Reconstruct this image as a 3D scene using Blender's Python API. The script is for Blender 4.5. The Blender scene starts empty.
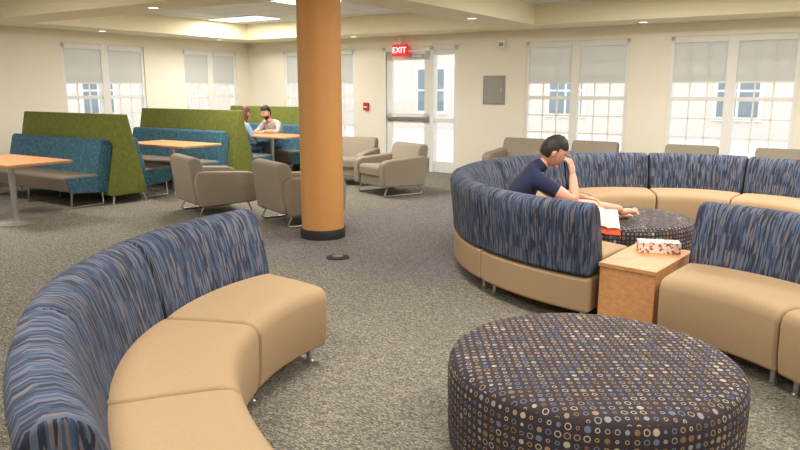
import bpy, bmesh, math, random
from mathutils import Vector, Matrix
random.seed(4)
scene=bpy.context.scene
try:
    scene.view_settings.view_transform='Standard'
    scene.view_settings.look='None'
    scene.view_settings.exposure=0.27
except Exception as e: print(e)

# ---------------------------------------------------------------- helpers
def srgb(r,g,b):
    f=lambda c:((c/255)/12.92 if c/255<=.04045 else ((c/255+.055)/1.055)**2.4)
    return (f(r),f(g),f(b),1)
class N:
    def __init__(s,name):
        s.m=bpy.data.materials.new(name); s.m.use_nodes=True
        s.t=s.m.node_tree; s.b=s.t.nodes['Principled BSDF']; s.out=s.t.nodes['Material Output']
    def n(s,typ,**k):
        x=s.t.nodes.new(typ)
        for a,v in k.items(): setattr(x,a,v)
        return x
    def l(s,a,b): s.t.links.new(a,b)
    def math(s,op,a,b=None):
        x=s.n('ShaderNodeMath',operation=op)
        for i,v in enumerate((a,b)):
            if v is None: continue
            if isinstance(v,(int,float)): x.inputs[i].default_value=v
            else: s.l(v,x.inputs[i])
        return x.outputs[0]
    def ramp(s,fac,stops,interp='LINEAR'):
        r=s.n('ShaderNodeValToRGB'); cr=r.color_ramp; cr.interpolation=interp
        while len(cr.elements)<len(stops): cr.elements.new(.5)
        for e,(p,c) in zip(cr.elements,stops): e.position=p; e.color=c
        s.l(fac,r.inputs[0]); return r.outputs[0]
    def coord(s,kind='Object',scale=(1,1,1)):
        tc=s.n('ShaderNodeTexCoord'); mp=s.n('ShaderNodeMapping'); mp.inputs['Scale'].default_value=scale
        s.l(tc.outputs[kind],mp.inputs[0]); return mp.outputs[0]
    def bump(s,h,strength=.3,dist=.005):
        b=s.n('ShaderNodeBump'); b.inputs['Strength'].default_value=strength; b.inputs['Distance'].default_value=dist
        s.l(h,b.inputs['Height']); s.l(b.outputs[0],s.b.inputs['Normal'])
def plain(name,col,rough=.6,metal=0,noise=.06,nscale=30,bump=0):
    m=N(name); m.b.inputs['Roughness'].default_value=rough; m.b.inputs['Metallic'].default_value=metal
    t=m.n('ShaderNodeTexNoise'); t.inputs['Scale'].default_value=nscale; m.l(m.coord(),t.inputs['Vector'])
    c=Vector(col[:3]); lo=(*(c*(1-noise)),1); hi=(*(c*(1+noise)),1)
    m.l(m.ramp(t.outputs['Fac'],[(.3,lo),(.7,hi)]),m.b.inputs['Base Color'])
    if bump: m.bump(t.outputs['Fac'],bump,.003)
    return m.m
def emis(name,col,st):
    m=N(name); m.b.inputs['Base Color'].default_value=col; m.b.inputs['Emission Color'].default_value=col; m.b.inputs['Emission Strength'].default_value=st
    return m.m
def stripe():
    m=N('blue_dash_fabric'); m.b.inputs['Roughness'].default_value=.9
    v=m.n('ShaderNodeTexVoronoi',voronoi_dimensions='2D'); v.inputs['Scale'].default_value=1; v.inputs['Randomness'].default_value=.8
    m.l(m.coord('UV',(120,12,1)),v.inputs['Vector'])
    sp=m.n('ShaderNodeSeparateColor'); m.l(v.outputs['Color'],sp.inputs[0])
    col=m.ramp(sp.outputs[0],[(0,srgb(38,42,58)),(.30,srgb(54,62,86)),(.55,srgb(82,92,112)),(.74,srgb(62,80,104)),(.87,srgb(104,98,102))],'CONSTANT')
    m.l(col,m.b.inputs['Base Color']); m.bump(v.outputs['Distance'],.15,.002); return m.m
def dots():
    m=N('ring_dot_fabric'); m.b.inputs['Roughness'].default_value=.9
    v=m.n('ShaderNodeTexVoronoi',voronoi_dimensions='2D'); v.inputs['Scale'].default_value=1; v.inputs['Randomness'].default_value=0
    m.l(m.coord('UV',(30,30,1)),v.inputs['Vector'])
    sp=m.n('ShaderNodeSeparateColor'); m.l(v.outputs['Color'],sp.inputs[0])
    d=v.outputs['Distance']
    r=m.math('ADD',m.math('MULTIPLY',sp.outputs[1],.18),.14)
    ring=m.math('LESS_THAN',m.math('ABSOLUTE',m.math('SUBTRACT',d,r)),.055)
    fill=m.math('MULTIPLY',m.math('LESS_THAN',d,r),m.math('GREATER_THAN',sp.outputs[2],.75))
    mask=m.math('MAXIMUM',ring,fill)
    col=m.ramp(sp.outputs[0],[(0,srgb(150,126,98)),(.3,srgb(172,160,142)),(.5,srgb(100,108,132)),(.72,srgb(128,98,74)),(.86,srgb(140,138,142))],'CONSTANT')
    mx=m.n('ShaderNodeMix',data_type='RGBA'); m.l(mask,mx.inputs[0]); mx.inputs[6].default_value=srgb(50,41,46); m.l(col,mx.inputs[7])
    m.l(mx.outputs[2],m.b.inputs['Base Color']); return m.m
def wood(name,c1,c2,sc=(2,14,14)):
    m=N(name); m.b.inputs['Roughness'].default_value=.38
    t=m.n('ShaderNodeTexNoise'); t.inputs['Scale'].default_value=3; t.inputs['Detail'].default_value=6; t.inputs['Distortion'].default_value=.6
    m.l(m.coord('Object',sc),t.inputs['Vector'])
    m.l(m.ramp(t.outputs['Fac'],[(.3,c1),(.7,c2)]),m.b.inputs['Base Color']); return m.m
def carpet():
    m=N('carpet'); m.b.inputs['Roughness'].default_value=.95
    co=m.coord('Object')
    t=m.n('ShaderNodeTexNoise'); t.inputs['Scale'].default_value=110; t.inputs['Detail'].default_value=3; t.inputs['Roughness'].default_value=.7; m.l(co,t.inputs['Vector'])
    t2=m.n('ShaderNodeTexVoronoi'); t2.inputs['Scale'].default_value=80; m.l(m.coord('Object',(1,2.2,1)),t2.inputs['Vector'])
    sp=m.n('ShaderNodeSeparateColor'); m.l(t2.outputs['Color'],sp.inputs[0])
    f=m.math('ADD',m.math('MULTIPLY',t.outputs['Fac'],.62),m.math('MULTIPLY',sp.outputs[0],.38))
    a=m.ramp(f,[(.3,srgb(72,69,61)),(.5,srgb(112,107,96)),(.72,srgb(162,155,138))])
    b=m.ramp(f,[(.3,srgb(74,70,71)),(.5,srgb(111,106,105)),(.72,srgb(155,149,145))])
    xyz=m.n('ShaderNodeSeparateXYZ'); m.l(co,xyz.inputs[0])
    mk=m.math('MULTIPLY',m.math('GREATER_THAN',xyz.outputs[1],-6.6),m.math('MULTIPLY',m.math('LESS_THAN',xyz.outputs[0],8.6),m.math('GREATER_THAN',xyz.outputs[0],6.1)))
    mx=m.n('ShaderNodeMix',data_type='RGBA'); m.l(mk,mx.inputs[0]); m.l(a,mx.inputs[6]); m.l(b,mx.inputs[7])
    m.l(mx.outputs[2],m.b.inputs['Base Color']); m.bump(f,.4,.005); return m.m
def tiles():
    m=N('acoustic_tile'); m.b.inputs['Roughness'].default_value=.9
    br=m.n('ShaderNodeTexBrick',offset=0.0); br.inputs['Scale'].default_value=1; br.inputs['Mortar Size'].default_value=.012
    br.inputs['Brick Width'].default_value=.6; br.inputs['Row Height'].default_value=.6
    br.inputs['Color1'].default_value=srgb(226,226,220); br.inputs['Color2'].default_value=srgb(222,222,216); br.inputs['Mortar'].default_value=srgb(190,190,184)
    m.l(m.coord('Object'),br.inputs['Vector']); m.l(br.outputs['Color'],m.b.inputs['Base Color']); return m.m
def shade_mat():
    m=N('roller_shade_fabric'); t=m.t; t.nodes.remove(m.b)
    d=m.n('ShaderNodeBsdfDiffuse'); d.inputs[0].default_value=srgb(232,231,226)
    tr=m.n('ShaderNodeBsdfTranslucent'); tr.inputs[0].default_value=srgb(215,214,210)
    tp=m.n('ShaderNodeBsdfTransparent')
    a=m.n('ShaderNodeMixShader'); a.inputs[0].default_value=.5; b=m.n('ShaderNodeMixShader'); b.inputs[0].default_value=.12
    m.l(d.outputs[0],a.inputs[1]); m.l(tr.outputs[0],a.inputs[2]); m.l(a.outputs[0],b.inputs[1]); m.l(tp.outputs[0],b.inputs[2]); m.l(b.outputs[0],m.out.inputs[0]); return m.m
def glass_mat():
    m=N('window_glass'); m.t.nodes.remove(m.b)
    g=m.n('ShaderNodeBsdfGlossy'); g.inputs['Roughness'].default_value=.02; tp=m.n('ShaderNodeBsdfTransparent')
    b=m.n('ShaderNodeMixShader'); b.inputs[0].default_value=.05
    m.l(tp.outputs[0],b.inputs[1]); m.l(g.outputs[0],b.inputs[2]); m.l(b.outputs[0],m.out.inputs[0]); return m.m

M_STR=stripe(); M_DOT=dots(); M_CARPET=carpet(); M_TILE=tiles(); M_SHADE=shade_mat(); M_GLASS=glass_mat()
M_TAN=plain('tan_upholstery',srgb(168,140,106),.85,0,.09,260,.3)
M_WALL=plain('cream_wall_paint',srgb(236,229,211),.8,0,.01,4)
M_SOFF=plain('pale_yellow_soffit_paint',srgb(240,230,197),.8,0,.01,4)
M_WHITE=plain('white_frame_paint',srgb(232,231,226),.5,0,.01,5)
M_STEEL=plain('brushed_steel',srgb(190,190,190),.3,.9,.03,40)
M_WOOD=wood('maple_orange_wood',srgb(196,136,86),srgb(214,158,108))
M_COL=plain('ochre_column_paint',srgb(206,146,82),.55,0,.02,6)
M_BLACK=plain('black_rubber',srgb(28,26,26),.6)
M_TAUPE=plain('taupe_upholstery',srgb(144,133,116),.85,0,.06,180,.2)
M_GREEN=plain('green_felt',srgb(104,109,42),.95,0,.16,18,.2)
def teal():
    m=N('teal_check_fabric'); m.b.inputs['Roughness'].default_value=.9
    v=m.n('ShaderNodeTexVoronoi'); v.inputs['Scale'].default_value=60; m.l(m.coord('Object'),v.inputs['Vector'])
    sp=m.n('ShaderNodeSeparateColor'); m.l(v.outputs['Color'],sp.inputs[0])
    m.l(m.ramp(sp.outputs[0],[(0,srgb(48,86,104)),(.5,srgb(60,102,120)),(.85,srgb(76,118,132))],'CONSTANT'),m.b.inputs['Base Color']); return m.m
M_TEAL=teal()
M_BENCH=plain('grey_brown_upholstery',srgb(124,112,100),.85,0,.08,120)
M_BASE=plain('grey_rubber_base',srgb(120,112,100),.7)
M_RED=plain('red_paint',srgb(190,30,30),.5)
M_GREYP=plain('grey_panel_paint',srgb(150,146,138),.5)

def link(o,parent=None,mat=None):
    scene.collection.objects.link(o)
    if parent: o.parent=parent
    if mat is not None and o.type in('MESH','CURVE','FONT'): o.data.materials.append(mat)
    return o
def empty(name,loc=(0,0,0),rz=0,parent=None):
    e=bpy.data.objects.new(name,None); e.location=loc; e.rotation_euler=(0,0,rz); link(e,parent); return e
def meshobj(name,verts,faces,mat=None,parent=None,bevel=0,seg=3,smooth=False,limit=40):
    me=bpy.data.meshes.new(name); me.from_pydata([tuple(v) for v in verts],[],faces); 
    bm=bmesh.new(); bm.from_mesh(me); bmesh.ops.recalc_face_normals(bm,faces=bm.faces); bm.to_mesh(me); bm.free()
    o=bpy.data.objects.new(name,me); link(o,parent,mat)
    if smooth or bevel: 
        for p in me.polygons: p.use_smooth=True
    if smooth and not bevel: me.set_sharp_from_angle(angle=math.radians(limit))
    if bevel:
        b=o.modifiers.new('bevel','BEVEL'); b.width=bevel; b.segments=seg; b.limit_method='ANGLE'; b.angle_limit=math.radians(limit); b.harden_normals=True
    return o
def box(name,a,b,mat,parent=None,bevel=0,seg=2):
    (x0,y0,z0),(x1,y1,z1)=a,b
    v=[(x0,y0,z0),(x1,y0,z0),(x1,y1,z0),(x0,y1,z0),(x0,y0,z1),(x1,y0,z1),(x1,y1,z1),(x0,y1,z1)]
    f=[(0,3,2,1),(4,5,6,7),(0,1,5,4),(1,2,6,5),(2,3,7,6),(3,0,4,7)]
    return meshobj(name,v,f,mat,parent,bevel,seg)
def boxes(name,lst,mat,parent=None,bevel=0):
    V=[];F=[]
    for (x0,y0,z0),(x1,y1,z1) in lst:
        k=len(V)
        V+=[(x0,y0,z0),(x1,y0,z0),(x1,y1,z0),(x0,y1,z0),(x0,y0,z1),(x1,y0,z1),(x1,y1,z1),(x0,y1,z1)]
        F+=[tuple(k+i for i in f) for f in [(0,3,2,1),(4,5,6,7),(0,1,5,4),(1,2,6,5),(2,3,7,6),(3,0,4,7)]]
    return meshobj(name,V,F,mat,parent,bevel,2)
def prism(name,poly,h0,h1,mat,parent=None,axis='z',bevel=0,seg=3):
    n=len(poly); mk={'z':lambda a,b,h:(a,b,h),'x':lambda a,b,h:(h,a,b),'y':lambda a,b,h:(a,h,b)}[axis]
    V=[mk(a,b,h0) for a,b in poly]+[mk(a,b,h1) for a,b in poly]
    F=[tuple(range(n)),tuple(range(n,2*n))]+[(i,(i+1)%n,n+(i+1)%n,n+i) for i in range(n)]
    return meshobj(name,V,F,mat,parent,bevel,seg)
def lathe(name,prof,mat,parent=None,loc=(0,0,0),n=48,uv=False,caps=True):
    V=[];F=[]
    for r,z in prof:
        for i in range(n):
            a=2*math.pi*i/n; V.append((r*math.cos(a),r*math.sin(a),z))
    for j in range(len(prof)-1):
        for i in range(n): F.append((j*n+i,j*n+(i+1)%n,(j+1)*n+(i+1)%n,(j+1)*n+i))
    if caps: F.append(tuple(range(n))); F.append(tuple(range((len(prof)-1)*n,len(prof)*n)))
    o=meshobj(name,V,F,mat,parent,smooth=True,limit=35); o.location=loc
    if uv:
        me=o.data; L=me.uv_layers.new(name='UVMap'); R=max(p[0] for p in prof)
        for p in me.polygons:
            top=abs(p.normal.z)>.6
            angs=[math.atan2(me.vertices[v].co.y,me.vertices[v].co.x) for v in p.vertices]
            wrap=max(angs)-min(angs)>math.pi
            for li,vi,an in zip(p.loop_indices,p.vertices,angs):
                c=me.vertices[vi].co
                if top: L.data[li].uv=(c.x+5,c.y+5)
                else:
                    if wrap and an<0: an+=2*math.pi
                    L.data[li].uv=(an*R+20,c.z+5)
    return o
def tube(name,pts,r,mat,parent=None,cyclic=False):
    cu=bpy.data.curves.new(name,'CURVE'); cu.dimensions='3D'; cu.bevel_depth=r; cu.bevel_resolution=3
    s=cu.splines.new('POLY'); s.points.add(len(pts)-1); s.use_cyclic_u=cyclic
    for p,q in zip(s.points,pts): p.co=(*q,1)
    cu.use_fill_caps=True
    o=bpy.data.objects.new(name,cu); link(o,parent,mat); return o

# ---------------------------------------------------------------- room frame
PHI=math.radians(33.3)
E1=Vector((math.cos(PHI),-math.sin(PHI),0)); E2=Vector((math.sin(PHI),math.cos(PHI),0))
C0=Vector((-3.31,15.51,0))
RM=Matrix.Translation(C0)@Matrix.Rotation(-PHI,4,'Z')
def inroom(o): o.matrix_world=RM; return o
PW,QD=15.0,14.0; ZT=2.80; ZS=2.50
inroom(box('floor',(-.2,-QD-.2,-.1),(PW+.2,.2,0),M_CARPET))
inroom(box('ceiling',(-.2,-QD-.2,ZT),(PW+.2,.2,ZT+.1),M_TILE))
def wall_open(name,length,openings,H=2.8,th=.2):
    xs=sorted(set([-th,length+th]+[o[0] for o in openings]+[o[1] for o in openings]))
    L=[]
    for a,b in zip(xs,xs[1:]):
        op=[o for o in openings if o[0]<=a+1e-6 and o[1]>=b-1e-6]
        if op:
            z0,z1=op[0][2],op[0][3]
            if z0>0: L.append(((a,0,0),(b,th,z0)))
            L.append(((a,0,z1),(b,th,H)))
        else: L.append(((a,0,0),(b,th,H)))
    return boxes(name,L,M_WALL)
WZ0,WZ1=.5,2.3
backwins=[(1.03,2.89),(6.5,8.22),(8.82,10.54),(11.3,13.0)]
DOOR=(3.56,5.2,0,2.3)
inroom(wall_open('wall_back',PW,[(a,b,WZ0,WZ1) for a,b in backwins]+[DOOR]))
LM=RM@Matrix.Rotation(math.radians(-90),4,'Z')   # local +x -> room -y ; local -y -> outside
leftwins=[(.38,1.80),(2.69,4.32),(5.6,7.2),(8.2,9.8)]
wl=wall_open('wall_left',QD,[(a,b,WZ0,WZ1) for a,b in leftwins])
for v in wl.data.vertices: v.co.y*=-1
wl.data.flip_normals(); wl.matrix_world=LM
inroom(box('wall_right',(PW,-QD,0),(PW+.2,0,ZT),M_WALL))
inroom(box('wall_rear',(0,-QD-.2,0),(PW,-QD,ZT),M_WALL))
SW=.85
inroom(boxes('ceiling_soffit',[((0,-SW,ZS),(PW,0,ZT)),((0,-QD,ZS),(SW,-SW,ZT))],M_SOFF))
CP,CQ=6.66,5.55
inroom(boxes('ceiling_beam',[((SW,-CQ-.32,ZS),(PW,-CQ+.32,ZT)),((CP-.32,-CQ+.32,ZS),(CP+.32,-SW,ZT)),((CP-.32,-QD,ZS),(CP+.32,-CQ-.32,ZT))],M_SOFF))
inroom(boxes('baseboard_back',[((0,-.015,0),(DOOR[0],0,.1)),((DOOR[1],-.015,0),(PW,0,.1))],M_BASE))
inroom(boxes('baseboard_left',[((0,-QD,0),(.015,-.015,.1))],M_BASE))

# windows -----------------------------------------------------------
def window(name,x0,x1,M,flip):
    w=bpy.data.objects.new(name,None); link(w); w.matrix_world=M
    s=-1 if flip else 1
    def B(nm,L,mat):
        L=[((a[0],min(a[1]*s,b[1]*s),a[2]),(b[0],max(a[1]*s,b[1]*s),b[2])) for a,b in L]
        o=boxes(nm,L,mat,w); return o
    f=.055; xm=(x0+x1)/2; mw=.07
    B('frame',[((x0,.02,WZ0),(x0+f,.12,WZ1)),((x1-f,.02,WZ0),(x1,.12,WZ1)),((x0,.02,WZ0),(x1,.12,WZ0+f)),((x0,.02,WZ1-f),(x1,.12,WZ1)),((xm-mw,.01,WZ0),(xm+mw,.13,WZ1))],M_WHITE)
    B('sill',[((x0-.04,-.06,WZ0-.035),(x1+.04,.03,WZ0))],M_WHITE)
    mun=[];gl=[]
    for a,b in ((x0+f,xm-mw),(xm+mw,x1-f)):
        mun.append(((a,.05,1.36),(b,.1,1.42)))
        for k in (1,2):
            c=a+(b-a)*k/3
            mun.append(((c-.011,.065,WZ0+f),(c+.011,.085,WZ1-f)))
        for z in (.82,1.1,1.72,2.0): mun.append(((a,.065,z-.011),(b,.085,z+.011)))
        gl.append(((a,.073,WZ0+f),(b,.076,WZ1-f)))
    B('muntins',mun,M_WHITE); B('glass',gl,M_GLASS)
    B('shade_left',[((x0+f,.03,1.64),(xm-mw,.033,WZ1-.04))],M_SHADE)
    B('shade_right',[((xm+mw,.03,1.64),(x1-f,.033,WZ1-.04))],M_SHADE)
    B('shade_headrail',[((x0+f,.0,WZ1-.09),(xm-mw,.05,WZ1-.02)),((xm+mw,.0,WZ1-.09),(x1-f,.05,WZ1-.02))],M_WHITE)
    B('shade_hembar',[((x0+f,.022,1.62),(xm-mw,.04,1.645)),((xm+mw,.022,1.62),(x1-f,.04,1.645))],M_WHITE)
i=1
for a,b in backwins: window('window_%d'%i,a,b,RM,False); i+=1
for a,b in leftwins: window('window_%d'%i,a,b,LM,True); i+=1
# door
d=bpy.data.objects.new('door_1',None); link(d); d.matrix_world=RM
x0,x1,_,zh=DOOR; xm=4.66
boxes('frame',[((x0,.0,0),(x0+.07,.14,zh)),((x1-.07,0,0),(x1,.14,zh)),((xm-.04,0,0),(xm+.04,.14,zh)),((x0,0,zh-.07),(x1,.14,zh))],M_WHITE,d)
a,b=x0+.075,xm-.045
boxes('leaf',[((a,.03,.01),(a+.13,.08,zh-.08)),((b-.13,.03,.01),(b,.08,zh-.08)),((a,.03,.01),(b,.08,.28)),((a,.03,zh-.24),(b,.08,zh-.08)),((a,.03,.9),(b,.08,1.08))],M_WHITE,d)
box('leaf_glass',(a+.12,.05,.2),(b-.12,.056,zh-.2),M_GLASS,d)
box('push_bar',(a+.05,-.03,.95),(b-.05,.0,1.02),M_STEEL,d,.008)
boxes('push_bar_mounts',[((a+.05,-.01,.94),(a+.13,.03,1.03)),((b-.13,-.01,.94),(b-.05,.03,1.03))],M_STEEL,d)
box('kick_plate',(a+.02,.024,.03),(b-.02,.03,.25),M_STEEL,d)
boxes('sidelight_rails',[((xm+.04,.03,0),(x1-.07,.09,.2)),((xm+.04,.03,.92),(x1-.07,.09,1.0)),((xm+.04,.03,zh-.16),(x1-.07,.09,zh-.07))],M_WHITE,d)
box('sidelight_glass',(xm+.04,.05,.1),(x1-.07,.056,zh-.1),M_GLASS,d)
box('closer',(b-.45,-.02,zh-.2),(b-.15,.03,zh-.14),M_STEEL,d,.005)
ep=bpy.data.objects.new('electrical_panel',None); link(ep); ep.matrix_world=RM
box('cover',(5.72,-.02,1.27),(6.13,0,1.76),M_GREYP,ep,.004); box('door_plate',(5.75,-.03,1.30),(6.10,-.02,1.73),M_GREYP,ep,.003); box('latch',(6.06,-.036,1.49),(6.08,-.03,1.55),M_STEEL,ep)
fa=bpy.data.objects.new('fire_alarm_pull_station',None); link(fa); fa.matrix_world=RM
box('housing',(3.12,-.05,1.12),(3.24,0,1.27),M_RED,fa,.01); box('handle',(3.14,-.06,1.17),(3.22,-.05,1.20),M_WHITE,fa,.003)
st=bpy.data.objects.new('fire_alarm_strobe',None); link(st); st.matrix_world=RM
box('housing',(6.0,-.06,2.22),(6.13,0,2.36),M_WHITE,st,.01); box('lens',(6.03,-.08,2.25),(6.10,-.06,2.31),M_GREYP,st,.005)
ex=bpy.data.objects.new('exit_sign',None); link(ex); ex.matrix_world=RM
box('housing',(3.86,-.13,2.13),(4.20,-.08,2.34),emis('exit_sign_face',(.75,.02,.02,1),.5),ex,.005)
box('mount',(4.0,-.12,2.34),(4.06,-.09,ZS),M_WHITE,ex)
tx=bpy.data.curves.new('letters','FONT'); tx.body='EXIT'; tx.size=.15; tx.extrude=.003; tx.align_x='CENTER'; tx.align_y='CENTER'
to=bpy.data.objects.new('letters',tx); link(to,ex,emis('exit_letters',(1,.9,.88,1),1.0)); to.location=(4.03,-.135,2.235); to.rotation_euler=(math.radians(90),0,0)

LAMPC=(1,.955,.885)
def troffer(p,q,watts=60):
    e=bpy.data.objects.new('ceiling_troffer_light',None); link(e); e.matrix_world=RM@Matrix.Translation((p,-q,ZT))
    w,h=(.6,.3)
    boxes('trim',[((-w-.02,-h-.02,-.015),(w+.02,-h,0)),((-w-.02,h,-.015),(w+.02,h+.02,0)),((-w-.02,-h,-.015),(-w,h,0)),((w,-h,-.015),(w+.02,h,0))],M_WHITE,e)
    box('diffuser',(-w,-h,-.006),(w,h,-.001),emis('diffuser_glow',(1,.97,.9,1),1.2),e)
    L=bpy.data.lights.new('lamp','AREA'); L.shape='RECTANGLE'; L.size=2*w; L.size_y=2*h; L.energy=watts; L.color=LAMPC
    lo=bpy.data.objects.new('lamp',L); link(lo,e); lo.location=(0,0,-.012)
for p,q in [(1.7,1.75),(4.6,3.2),(3.2,3.9),(9.0,2.6),(11.9,2.6),(3.2,7.8),(9.0,7.4),(12.2,7.4),(3.2,11),(9.0,10.6),(12.2,10.6),(13.8,4.6),(10.4,4.4)]:
    troffer(p,q)
M_CAN=emis('downlight_glow',(1,.93,.8,1),3)
for p,q in [(.42,3.8),(CP,2.3),(3.2,.42),(8.5,.42),(CP-2.6,CQ),(CP+2.4,CQ),(.42,1.2)]:
    e=bpy.data.objects.new('recessed_downlight',None); link(e); e.matrix_world=RM@Matrix.Translation((p,-q,ZS))
    lathe('trim_ring',[(.062,-.001),(.062,-.008),(.085,-.006),(.085,0)],M_WHITE,e,n=24,caps=False); lathe('lens',[(.06,-.002),(.06,-.004)],M_CAN,e,n=24)

col=empty('round_column',(-.82,7.20,0))
lathe('shaft',[(.222,.0),(.222,ZS)],M_COL,col); lathe('base_trim',[(.236,0),(.236,.085),(.228,.1),(.222,.1)],M_BLACK,col)
fo=empty('floor_outlet',(-.58,6.25,0)); lathe('cover',[(.11,0),(.11,.006),(.09,.012),(.03,.013)],M_BLACK,fo); lathe('lid',[(.05,.012),(.05,.018)],M_STEEL,fo)

# ---------------------------------------------------------------- curved sofas
def sweep(name,prof,c,a0,a1,mat,parent,n=14,bevel=.022,seg=3,crown=None):
    V=[];F=[];m=len(prof)
    cum=[0]
    for i in range(1,m): cum.append(cum[-1]+math.dist(prof[i-1],prof[i]))
    Rm=max(p[0] for p in prof)
    for i in range(n+1):
        a=math.radians(a0+(a1-a0)*i/n)
        t=i/n
        for j,(r,z) in enumerate(prof):
            zz=z
            if crown and z>=crown: zz=z+.012*(max(0,math.sin(math.pi*t))**.5)
            V.append((c[0]+r*math.cos(a),c[1]+r*math.sin(a),zz))
    for i in range(n):
        for j in range(m):
            k=(j+1)%m; F.append((i*m+j,i*m+k,(i+1)*m+k,(i+1)*m+j))
    F.append(tuple(range(m))); F.append(tuple(range(n*m,n*m+m)))
    me=bpy.data.meshes.new(name); me.from_pydata(V,[],F); L=me.uv_layers.new(name='UVMap')
    for p in me.polygons:
        cap=len(p.vertices)==m and m!=4
        for li,vi in zip(p.loop_indices,p.vertices):
            i,j=divmod(vi,m)
            if cap: L.data[li].uv=(prof[j][0]+3,prof[j][1]+3)
            else:
                vv=cum[j]
                if j==0 and any(divmod(x,m)[1]==m-1 for x in p.vertices): vv=cum[-1]+.1
                L.data[li].uv=(math.radians(a0+(a1-a0)*i/n)*Rm*.95+30,vv+3)
        p.use_smooth=True
    bm=bmesh.new(); bm.from_mesh(me); bmesh.ops.recalc_face_normals(bm,faces=bm.faces); bm.to_mesh(me); bm.free()
    o=bpy.data.objects.new(name,me); link(o,parent,mat)
    b=o.modifiers.new('bevel','BEVEL'); b.width=bevel; b.segments=seg; b.limit_method='ANGLE'; b.angle_limit=math.radians(50); b.harden_normals=True
    return o
R0=1.34
SEAT=[(R0+.015,.10),(R0,.20),(R0-.005,.38),(R0+.008,.42),(R0+.035,.44),(R0+.09,.448),(1.6,.452),(1.86,.452),(1.86,.335),(2.025,.335),(2.02,.10)]
BACK=[(1.80,.42),(1.815,.50),(1.85,.66),(1.885,.765),(1.91,.80),(1.95,.825),(2.0,.83),(2.045,.81),(2.065,.77),(2.06,.70),(2.035,.45),(2.03,.345),(1.86,.345)]
def sofa(segs,name='curved_sectional_sofa'):
    e=empty(name)
    for k,(c,a0,a1,dr) in enumerate(segs):
        g=.22*1.34/(1.34+dr)
        sweep('seat_%d'%(k+1),[(r+dr,z) for r,z in SEAT],c,a0+g,a1-g,M_TAN,e,crown=.43)
        sweep('backrest_%d'%(k+1),[(r+dr,z) for r,z in BACK],c,a0+g,a1-g,M_STR,e,bevel=.03,seg=4)
        for q,(r,da) in enumerate([(R0+.09,3),(R0+.09,-3),(1.93,2.5),(1.93,-2.5)]):
            da*=1.34/(1.34+dr)
            a=math.radians((a0+da) if da>0 else (a1+da)); r+=dr
            lathe('leg_%d_%d'%(k+1,q+1),[(.024,0),(.024,.012),(.017,.018),(.017,.102)],M_STEEL,e,(c[0]+r*math.cos(a),c[1]+r*math.sin(a),0),n=16)
    return e
K1=(.65,2.93); K2=(2.5,5.87); DR=1.6
aj=math.radians(201); K3=(K1[0]-DR*math.cos(aj),K1[1]-DR*math.sin(aj))
sofa([(K1,142,171,0),(K1,171,201,0),(K3,201,201+14.5,DR)])
sofa([(K1,18,49,0),(K1,-13,18,0)])
sofa([(K2,a,a+30,0) for a in (201,171,141,111,81,51,21,-9)])
tb=empty('wooden_end_table')
prism('body',[(1.285,4.30),(1.555,4.055),(2.0,4.60),(1.70,4.84)],.02,.425,M_WOOD,tb,'z',.004)
prism('top',[(1.275,4.30),(1.555,4.045),(2.01,4.60),(1.70,4.85)],.427,.455,M_WOOD,tb,'z',.004)
def ottoman(x,y,r=.625):
    e=empty('round_ottoman',(x,y,0))
    lathe('cushion',[(r-.02,.04),(r-.005,.06),(r,.12),(r+.003,.36),(r-.002,.40),(r-.012,.42),(r-.03,.433),(r-.06,.44),(r*.7,.446),(r*.35,.448),(.02,.449)],M_DOT,e,n=72,uv=True)
    for k in range(4):
        a=math.pi/4+k*math.pi/2; lathe('foot_%d'%(k+1),[(.03,0),(.03,.05)],M_BLACK,e,(.5*r*1.5*math.cos(a),.5*r*1.5*math.sin(a),0),n=16)
ottoman(.815,2.765,.607); ottoman(1.95,6.02,.62)
def boxpattern():
    m=N('printed_cardboard'); v=m.n('ShaderNodeTexVoronoi'); v.inputs['Scale'].default_value=60; m.l(m.coord('Object'),v.inputs['Vector'])
    sp=m.n('ShaderNodeSeparateColor'); m.l(v.outputs['Color'],sp.inputs[0])
    m.l(m.ramp(sp.outputs[0],[(0,srgb(236,228,215)),(.5,srgb(196,100,76)),(.66,srgb(225,210,190)),(.86,srgb(140,104,84))],'CONSTANT'),m.b.inputs['Base Color']); return m.m
tbx=empty('tissue_box',(1.76,4.58,.455),math.radians(-12)); 
box('carton',(-.135,-.06,0),(.135,.06,.075),boxpattern(),tbx,.003)
lathe('opening',[(.05,.0),(.05,.002)],M_WHITE,tbx,(0,0,.075),n=20)
meshobj('tissue',[(-.02,0,.075),(.02,.005,.075),(.025,.015,.088),(-.015,-.01,.092),(0,.01,.085)],[(0,1,4),(1,2,4),(2,3,4),(3,0,4)],M_WHITE,tbx)

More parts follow.
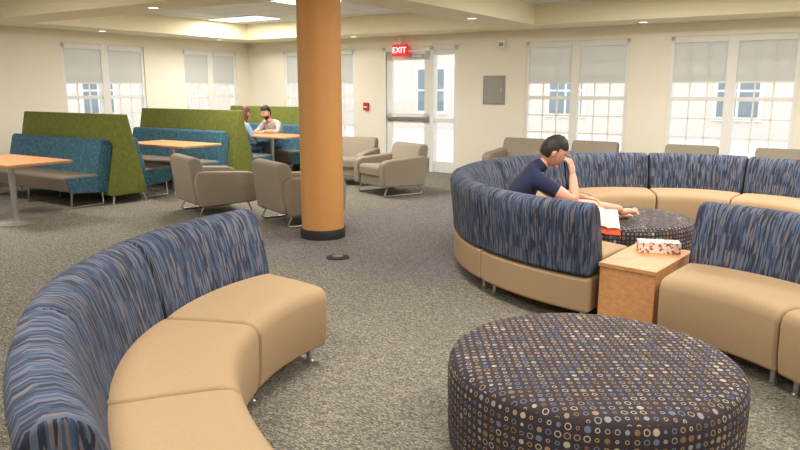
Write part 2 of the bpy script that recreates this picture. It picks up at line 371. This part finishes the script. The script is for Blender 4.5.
# ---------------------------------------------------------------- armchairs
def armchair(x,y,face):
    e=empty('lounge_armchair',(x,y,0),math.radians(face+90))
    arm=[(-.38,.15),(.34,.13),(.40,.40),(.38,.54),(.33,.57),(-.30,.53),(-.38,.50),(-.40,.43)]
    for s,n in ((-1,'arm_left'),(1,'arm_right')):
        prism(n,arm,min(s*.42,s*.28),max(s*.42,s*.28),M_TAUPE,e,'x',.03)
    prism('seat_base',[(-.35,.15),(.30,.15),(.30,.28),(-.35,.30)],-.28,.28,M_TAUPE,e,'x',.015)
    prism('seat_cushion',[(-.38,.29),(.20,.27),(.20,.42),(-.34,.45),(-.38,.42)],-.275,.275,M_TAUPE,e,'x',.03)
    prism('backrest',[(.16,.30),(.30,.16),(.40,.16),(.46,.68),(.43,.73),(.34,.74),(.29,.70)],-.36,.36,M_TAUPE,e,'x',.035)
    for s in (-1,1):
        X=s*.35; tube('sled_leg_left' if s<0 else 'sled_leg_right',[(X,-.28,.16),(X,-.33,.04),(X,-.31,.013),(X,.31,.013),(X,.34,.03),(X,.27,.16)],.012,M_STEEL,e)
    return e
armchair(-.15,10.3,215)
armchair(-2.35,8.72,35)
armchair(-1.18,8.08,35)
armchair(-.85,11.45,250)
for t,q in ((6.7,.75),(7.88,.75),(9.3,.75),(10.5,.75)):
    P=C0+E1*t-E2*q; armchair(P.x,P.y,math.degrees(math.atan2(-E2.y,-E2.x)))

# ---------------------------------------------------------------- booths
def booth(P,L=2.45):
    e=empty('double_sided_booth_bench',P,-PHI)
    prism('green_divider',[(-.27,.12),(-.035,1.2),(.035,1.2),(.27,.12)],-L,0,M_GREEN,e,'x',.012)
    for s,tag in ((-1,'front'),(1,'rear')):
        prism('backrest_'+tag,[(s*.24,.40),(s*.40,.40),(s*.285,.86),(s*.24,.88),(s*.15,.86)],-L+.05,-.16,M_TEAL,e,'x',.025)
        prism('seat_'+tag,[(s*.26,.18),(s*.80,.22),(s*.86,.40),(s*.84,.43),(s*.30,.42)],-L+.05,-.16,M_BENCH,e,'x',.02)
        prism('end_panel_'+tag,[(s*.26,.17),(s*.79,.21),(s*.83,.40),(s*.37,.40),(s*.25,.80),(s*.14,.80)],-.165,-.14,M_TEAL,e,'x',.004)
        for x in (-L+.2,-L/2,-.2):
            tube('leg_'+tag,[(x,s*.30,.18),(x,s*.30,.012),(x,s*.76,.012),(x,s*.74,.22)],.013,M_STEEL,e)
    for s in (-1,1): tube('divider_leg',[(-.06,s*.22,.14),(-.03,s*.26,.0)],.014,M_STEEL,e)
    return e
B1=Vector((-3.70,9.40,0)); step=2.11
for k in range(3): booth(B1+E2*step*k)
def ptable(P,L=1.35,W=.72):
    e=empty('pedestal_table',P,-PHI)
    box('top',(-L/2,-W/2,.715),(L/2,W/2,.745),M_WOOD,e,.006)
    lathe('pedestal',[(.035,.02),(.035,.70),(.12,.71),(.12,.716)],M_STEEL,e,n=24); lathe('base',[(.27,0),(.27,.01),(.1,.022),(.035,.03)],M_STEEL,e)
ptable(Vector((-4.50,7.95,0))); ptable(Vector((-3.40,10.33,0))); ptable(Vector((-2.25,12.18,0)),1.25)

# ---------------------------------------------------------------- people
M_SKIN=plain('skin',srgb(216,164,138),.5,0,.03,20); M_NAVY=plain('navy_tshirt_cloth',srgb(32,38,68),.9,0,.08,40)
M_HAIR=plain('dark_brown_hair',srgb(34,24,20),.6,0,.3,80); M_SHORT=plain('khaki_shorts_cloth',srgb(120,112,96),.9)
M_GSHIRT=plain('grey_shirt_cloth',srgb(184,181,178),.9); M_JEAN=plain('blue_jeans_cloth',srgb(80,104,140),.9); M_LB=plain('light_blue_shirt_cloth',srgb(150,170,190),.9)
M_EYE=plain('eye_white',srgb(225,220,214),.3); M_PUP=plain('pupil',srgb(30,20,18),.2); M_LIP=plain('lip',srgb(180,110,100),.5); M_BHAIR=plain('brown_hair',srgb(96,62,40),.6,0,.3,80)
def skinmesh(name,joints,bones,mats,parent,sub=2):
    names=list(joints); idx={n:i for i,n in enumerate(names)}
    me=bpy.data.meshes.new(name+'_s'); me.from_pydata([joints[n][0] for n in names],[(idx[a],idx[b]) for a,b,_ in bones],[])
    o=bpy.data.objects.new(name+'_s',me); scene.collection.objects.link(o)
    mod=o.modifiers.new('skin','SKIN'); mod.use_smooth_shade=True
    ss=o.modifiers.new('sub','SUBSURF'); ss.levels=sub; ss.render_levels=sub
    for i,n in enumerate(names):
        r=joints[n][1]; r=r if isinstance(r,tuple) else (r,r)
        me.skin_vertices[0].data[i].radius=r; me.skin_vertices[0].data[i].use_root=(i==0)
    bpy.context.view_layer.update(); dg=bpy.context.evaluated_depsgraph_get()
    nm=bpy.data.meshes.new_from_object(o.evaluated_get(dg)); bpy.data.objects.remove(o)
    nm.materials.clear()
    keys=list(mats)
    for k in keys: nm.materials.append(mats[k])
    for p in nm.polygons:
        c=p.center; best=None
        for a,b,lab in bones:
            A=Vector(joints[a][0]);B=Vector(joints[b][0]); ab=B-A; t=max(0,min(1,(c-A).dot(ab)/max(ab.length_squared,1e-9)))
            dd=(c-(A+ab*t)).length
            if isinstance(lab,tuple): lb=lab[1] if t<lab[0] else lab[2]
            else: lb=lab
            if best is None or dd<best[0]: best=(dd,lb)
        p.material_index=keys.index(best[1]); p.use_smooth=True
    ob=bpy.data.objects.new(name,nm); link(ob,parent); return ob
def ell(V,F,MI,c,s,mi,n=12,m=8,fn=None,keep=None):
    k=len(V)
    for j in range(m+1):
        th=math.pi*j/m
        for i in range(n):
            a=2*math.pi*i/n; u=Vector((math.sin(th)*math.cos(a),math.sin(th)*math.sin(a),math.cos(th)))
            p=Vector((u.x*s[0],u.y*s[1],u.z*s[2]))
            if fn: p=fn(p,u)
            V.append(p+Vector(c))
    for j in range(m):
        for i in range(n):
            f=(k+j*n+i,k+j*n+(i+1)%n,k+(j+1)*n+(i+1)%n,k+(j+1)*n+i)
            if keep:
                cc=sum((V[q] for q in f),Vector())/4-Vector(c)
                if not keep(cc): continue
            F.append(f); MI.append(mi)
def head(parent,loc,rot,hair,beard=False,longhair=False,scale=1.0):
    V=[];F=[];MI=[]
    def face(p,u):
        if u.z<0: p.y*=1-.28*u.z*u.z; p.x+= .012*(-u.z); 
        if u.x>.6 and u.z<0: p.x*=1-.05*abs(u.z)
        if u.x>.75: p.x-= .006*max(0,math.cos((u.z-.12)*9))*0.6
        return p
    ell(V,F,MI,(0,0,0),(.098,.076,.118),0,28,20,face)
    ell(V,F,MI,(.098,0,-.012),(.019,.013,.026),0,10,8)
    ell(V,F,MI,(.088,0,.012),(.013,.009,.03),0,8,6)
    ell(V,F,MI,(.088,0,-.052),(.012,.024,.005),3,10,6); ell(V,F,MI,(.087,0,-.061),(.012,.02,.006),3,10,6)
    ell(V,F,MI,(.080,0,-.092),(.018,.022,.018),0,10,8)
    for s in(-1,1):
        ell(V,F,MI,(.078,s*.031,.012),(.012,.013,.008),1,10,8); ell(V,F,MI,(.0875,s*.031,.012),(.004,.006,.006),2,8,6)
        ell(V,F,MI,(.086,s*.031,.033),(.008,.018,.004),4,8,6)
        ell(V,F,MI,(-.004,s*.079,-.002),(.018,.010,.030),0,12,8)
    hk=lambda c:(c.z>.052 or (c.x<.012 and c.z>.0) or (c.x<-.02 and c.z>-.07)) and not (c.x>.075 and c.z<.06)
    if longhair: hk=lambda c:(c.z>.055 or (c.x<.03))
    def hf(p,u):
        q=1+.03*math.sin(u.x*17+u.y*11)*math.cos(u.z*13)+.02*math.sin(u.y*41+u.z*23)
        if longhair and u.z<0: p.z*=1.6; 
        return p*q
    ell(V,F,MI,(-.006,0,.008),(.105,.085,.127),4,40,28,hf,hk)
    ell(V,F,MI,(-.004,0,.006),(.100,.080,.121),4,32,22,None,hk)
    if beard: ell(V,F,MI,(.004,0,-.008),(.103,.080,.122),4,28,20,face,lambda c:c.z<-.035 and c.x>.0 and not(abs(c.y)<.022 and -.064<c.z<-.046))
    me=bpy.data.meshes.new('head'); me.from_pydata([tuple(v) for v in V],[],F)
    for m_ in (M_SKIN,M_EYE,M_PUP,M_LIP,hair): me.materials.append(m_)
    for p,mi in zip(me.polygons,MI): p.material_index=mi; p.use_smooth=True
    o=bpy.data.objects.new('head',me); link(o,parent); o.location=loc; o.rotation_euler=rot; o.scale=(scale,)*3; return o
def hand(parent,name,wrist,direc,normal,curl,side=1):
    d_=Vector(direc).normalized(); n_=Vector(normal); n_=(n_-d_*n_.dot(d_)).normalized(); s_=d_.cross(n_)*side
    w=Vector(wrist)
    P=lambda a,b,c:tuple(w+d_*a+s_*b+n_*c)
    J={'w':(P(-.03,0,0),(.026,.024)),'p1':(P(.045,0,0),(.034,.015)),'p2':(P(.08,0,0),(.038,.014))}
    skinmesh(name+'_palm',J,[('w','p1','s'),('p1','p2','s')],{'s':M_SKIN},parent,2)
    for k,(off,ln) in enumerate([(-.03,.07),(-.010,.08),(.011,.074),(.030,.058)]):
        J={};B=[];a=.07;c=0;ang=0;r=.0088
        for q in range(4):
            J['f%d'%q]=(P(a,off*(1+.06*q),c),r); r-=.0008
            ang+=curl*(.6 if q==0 else 1); l=.03 if q==0 else ln/3
            a+=l*math.cos(ang); c+=l*math.sin(ang)
            if q: B.append(('f%d'%(q-1),'f%d'%q,'s'))
        skinmesh(name+'_finger_%d'%(k+1),J,B,{'s':M_SKIN},parent,1)
    J={'a':(P(.02,-.02,.0),.011),'b':(P(.045,-.045,.008),.0105),'c':(P(.07,-.056,.018),.0095),'d':(P(.092,-.056,.028),.008)}
    skinmesh(name+'_thumb',J,[('a','b','s'),('b','c','s'),('c','d','s')],{'s':M_SKIN},parent,1)
def foot(parent,name,ankle,toe,up):
    a=Vector(ankle);t=Vector(toe);d_=(t-a).normalized();u=Vector(up);u=(u-d_*u.dot(d_)).normalized();s_=d_.cross(u)
    J={'heel':(tuple(a-d_*.035-u*.02),.03),'arch':(tuple(a+d_*.06-u*.005),(.034,.028)),'ball':(tuple(a+d_*.13-u*.018),(.042,.02))}
    skinmesh(name,J,[('heel','arch','s'),('arch','ball','s')],{'s':M_SKIN},parent,2)
    for k in range(5):
        off=(k-2)*.018; ln=.055-.007*k
        b=a+d_*.125+s_*off-u*.018
        skinmesh(name+'_toe_%d'%(k+1),{'a':(tuple(b),.011),'b':(tuple(b+d_*ln*.6+u*.004),.0105),'c':(tuple(b+d_*ln),.009)},[('a','b','s'),('b','c','s')],{'s':M_SKIN},parent,1)
man=empty('seated_man_reading')
J={'pel':((.93,5.42,.575),(.15,.125)),'wai':((.91,5.42,.68),(.14,.12)),'che':((.97,5.43,.82),(.155,.12)),'nb':((1.08,5.44,.925),.075),'nt':((1.16,5.445,.99),.056),
 'rs':((1.04,5.26,.865),.072),'re':((1.33,5.17,.70),.047),'rw':((1.335,5.31,.90),.029),
 'ls':((1.05,5.61,.865),.072),'le':((1.27,5.72,.68),.045),'lw':((1.50,5.52,.68),.028),
 'rh':((.99,5.32,.56),.095),'rk':((1.42,5.38,.635),.064),'rc':((1.58,5.47,.61),.056),'ra':((1.84,5.64,.56),.036),
 'lh':((.99,5.54,.56),.095),'lk':((1.43,5.64,.60),.066),'lc':((1.6,5.68,.55),.056),'la':((1.83,5.78,.50),.036)}
Bn=[('pel','wai','n'),('wai','che','n'),('che','nb','n'),('nb','nt',(.6,'n','s')),('che','rs','n'),('rs','re',(.55,'n','s')),('re','rw','s'),('che','ls','n'),('ls','le',(.55,'n','s')),('le','lw','s'),
 ('pel','rh','k'),('rh','rk',(.85,'k','s')),('rk','rc','s'),('rc','ra','s'),('pel','lh','k'),('lh','lk',(.85,'k','s')),('lk','lc','s'),('lc','la','s')]
skinmesh('body',J,Bn,{'n':M_NAVY,'s':M_SKIN,'k':M_SHORT},man)
head(man,(1.215,5.45,1.06),(math.radians(8),math.radians(32),math.radians(-4)),M_HAIR)
hand(man,'right_hand',(1.335,5.31,.90),(-.15,.15,.9),(-.6,.6,-.2),.45)
hand(man,'left_hand',(1.50,5.52,.68),(.8,-.4,-.1),(0,-.2,-1),.4,-1)
foot(man,'right_foot',(1.85,5.645,.55),(2.1,5.74,.545),(-.1,-.6,1)); foot(man,'left_foot',(1.84,5.785,.49),(2.08,5.88,.49),(0,0,1))
bk=empty('open_book',(1.59,5.24,.545)); bk.rotation_euler=(math.radians(58),math.radians(12),math.radians(20)); bk.scale=(.72,.85,.8)
M_ORG=plain('orange_cover',srgb(226,84,44),.6); M_PAPER=plain('paper',srgb(225,223,218),.8)
for s in(-1,1):
    prism('cover_'+('left' if s<0 else 'right'),[(0,-.01),(s*.15,.02),(s*.15,.028),(0,.0)],-.135,.115,M_ORG,bk,'y')
    prism('pages_'+('left' if s<0 else 'right'),[(0,.005),(s*.06,.03),(s*.135,.036),(s*.135,.048),(s*.06,.044),(0,.018)],-.08,.105,M_PAPER,bk,'y')
def booth_person(name,P,ang,shirt,pants,hair,beard,longh,hx=.42,hz=.79):
    e=empty(name,P,ang)
    J={'pel':((0,0,.53),(.15,.12)),'wai':((.02,0,.66),(.14,.115)),'che':((.10,0,.84),(.155,.115)),'nb':((.18,0,.96),.07),'nt':((.23,0,1.02),.054),
     'rs':((.13,-.18,.90),.07),'re':((.24,-.25,hz-.02),.045),'rw':((hx,-.11,hz),.03),'ls':((.13,.18,.90),.07),'le':((.24,.25,hz-.02),.045),'lw':((hx,.11,hz),.03),
     'rh':((.06,-.1,.52),.09),'rk':((.46,-.12,.52),.065),'ra':((.44,-.12,.10),.042),'rt':((.60,-.13,.045),.036),'lh':((.06,.1,.52),.09),'lk':((.46,.12,.52),.065),'la':((.44,.12,.10),.042),'lt':((.60,.13,.045),.036)}
    B=[('pel','wai','n'),('wai','che','n'),('che','nb','n'),('nb','nt','s'),('che','rs','n'),('rs','re','n'),('re','rw',(.3,'n','s')),('che','ls','n'),('ls','le','n'),('le','lw',(.3,'n','s')),
     ('pel','rh','k'),('rh','rk','k'),('rk','ra','k'),('ra','rt','b'),('pel','lh','k'),('lh','lk','k'),('lk','la','k'),('la','lt','b')]
    skinmesh('body',J,B,{'n':shirt,'s':M_SKIN,'k':pants,'b':M_BLACK},e)
    head(e,(.27,0,1.11),(0,math.radians(18),0),hair,beard,longh)
    hand(e,'right_hand',(hx+.01,-.11,hz),(.5,.6,-.05),(0,0,-1),.25); hand(e,'left_hand',(hx+.01,.11,hz),(.7,-.2,-.05),(0,0,-1),.25,-1)
R3=B1+E2*step*2; P=R3-E2*.50-E1*.76; am=math.atan2(-E2.y,-E2.x)
booth_person('seated_bearded_man',(P.x,P.y,0),am,M_GSHIRT,M_JEAN,M_HAIR,True,False)
R2=B1+E2*step; P=R2+E2*.50-E1*.70
booth_person('seated_woman',(P.x,P.y,0),am+math.pi,M_LB,M_JEAN,M_BHAIR,False,True,.36,.64)

# ---------------------------------------------------------------- outside
M_GRD=plain('pavement',srgb(215,215,210),.9); M_BRK=plain('pale_stucco',srgb(222,212,205),.9,0,.04,8); M_DG=plain('grey_window_glass',srgb(128,140,150),.3)
inroom(box('ground_outside',(-30,-30,-.6),(40,40,-.15),M_GRD))
def building(name,M,x0,x1,dist):
    e=bpy.data.objects.new(name,None); link(e); e.matrix_world=M
    box('facade',(x0,dist,-.2),(x1,dist+3,9),M_BRK,e)
    W=[];G=[]
    x=x0+1
    while x<x1-2:
        for z in (.6,3.8,6.6):
            W.append(((x-.12,dist-.08,z-.12),(x+1.4,dist,z+1.9))); 
            for i in range(2):
                for j in range(2): G.append(((x+.03+i*.66,dist-.1,z+.02+j*.88),(x+.60+i*.66,dist-.07,z+.82+j*.88)))
        x+=2.9
    boxes('window_frames',W,M_WHITE,e); boxes('window_panes',G,M_DG,e)
    box('white_band',(x0,dist-.15,3.1),(x1,dist,3.4),M_WHITE,e)
building('neighbouring_building',RM,-14,32,14)
LO=RM@Matrix.Rotation(math.radians(90),4,'Z')
building('neighbouring_building',LO,-20,12,13)
w=bpy.data.worlds.new('overcast_sky'); scene.world=w; w.use_nodes=True
bg=w.node_tree.nodes['Background']; bg.inputs[0].default_value=(.95,.98,1,1); bg.inputs[1].default_value=2.0

# camera
cam=bpy.data.cameras.new('camera'); co=bpy.data.objects.new('camera',cam); link(co); scene.camera=co
cam.sensor_width=36; cam.lens=690*36/800; cam.clip_start=.05
co.location=(0,0,1.55); co.rotation_euler=(math.radians(90)-math.atan(137/690),0,0)
bpy.context.view_layer.update()
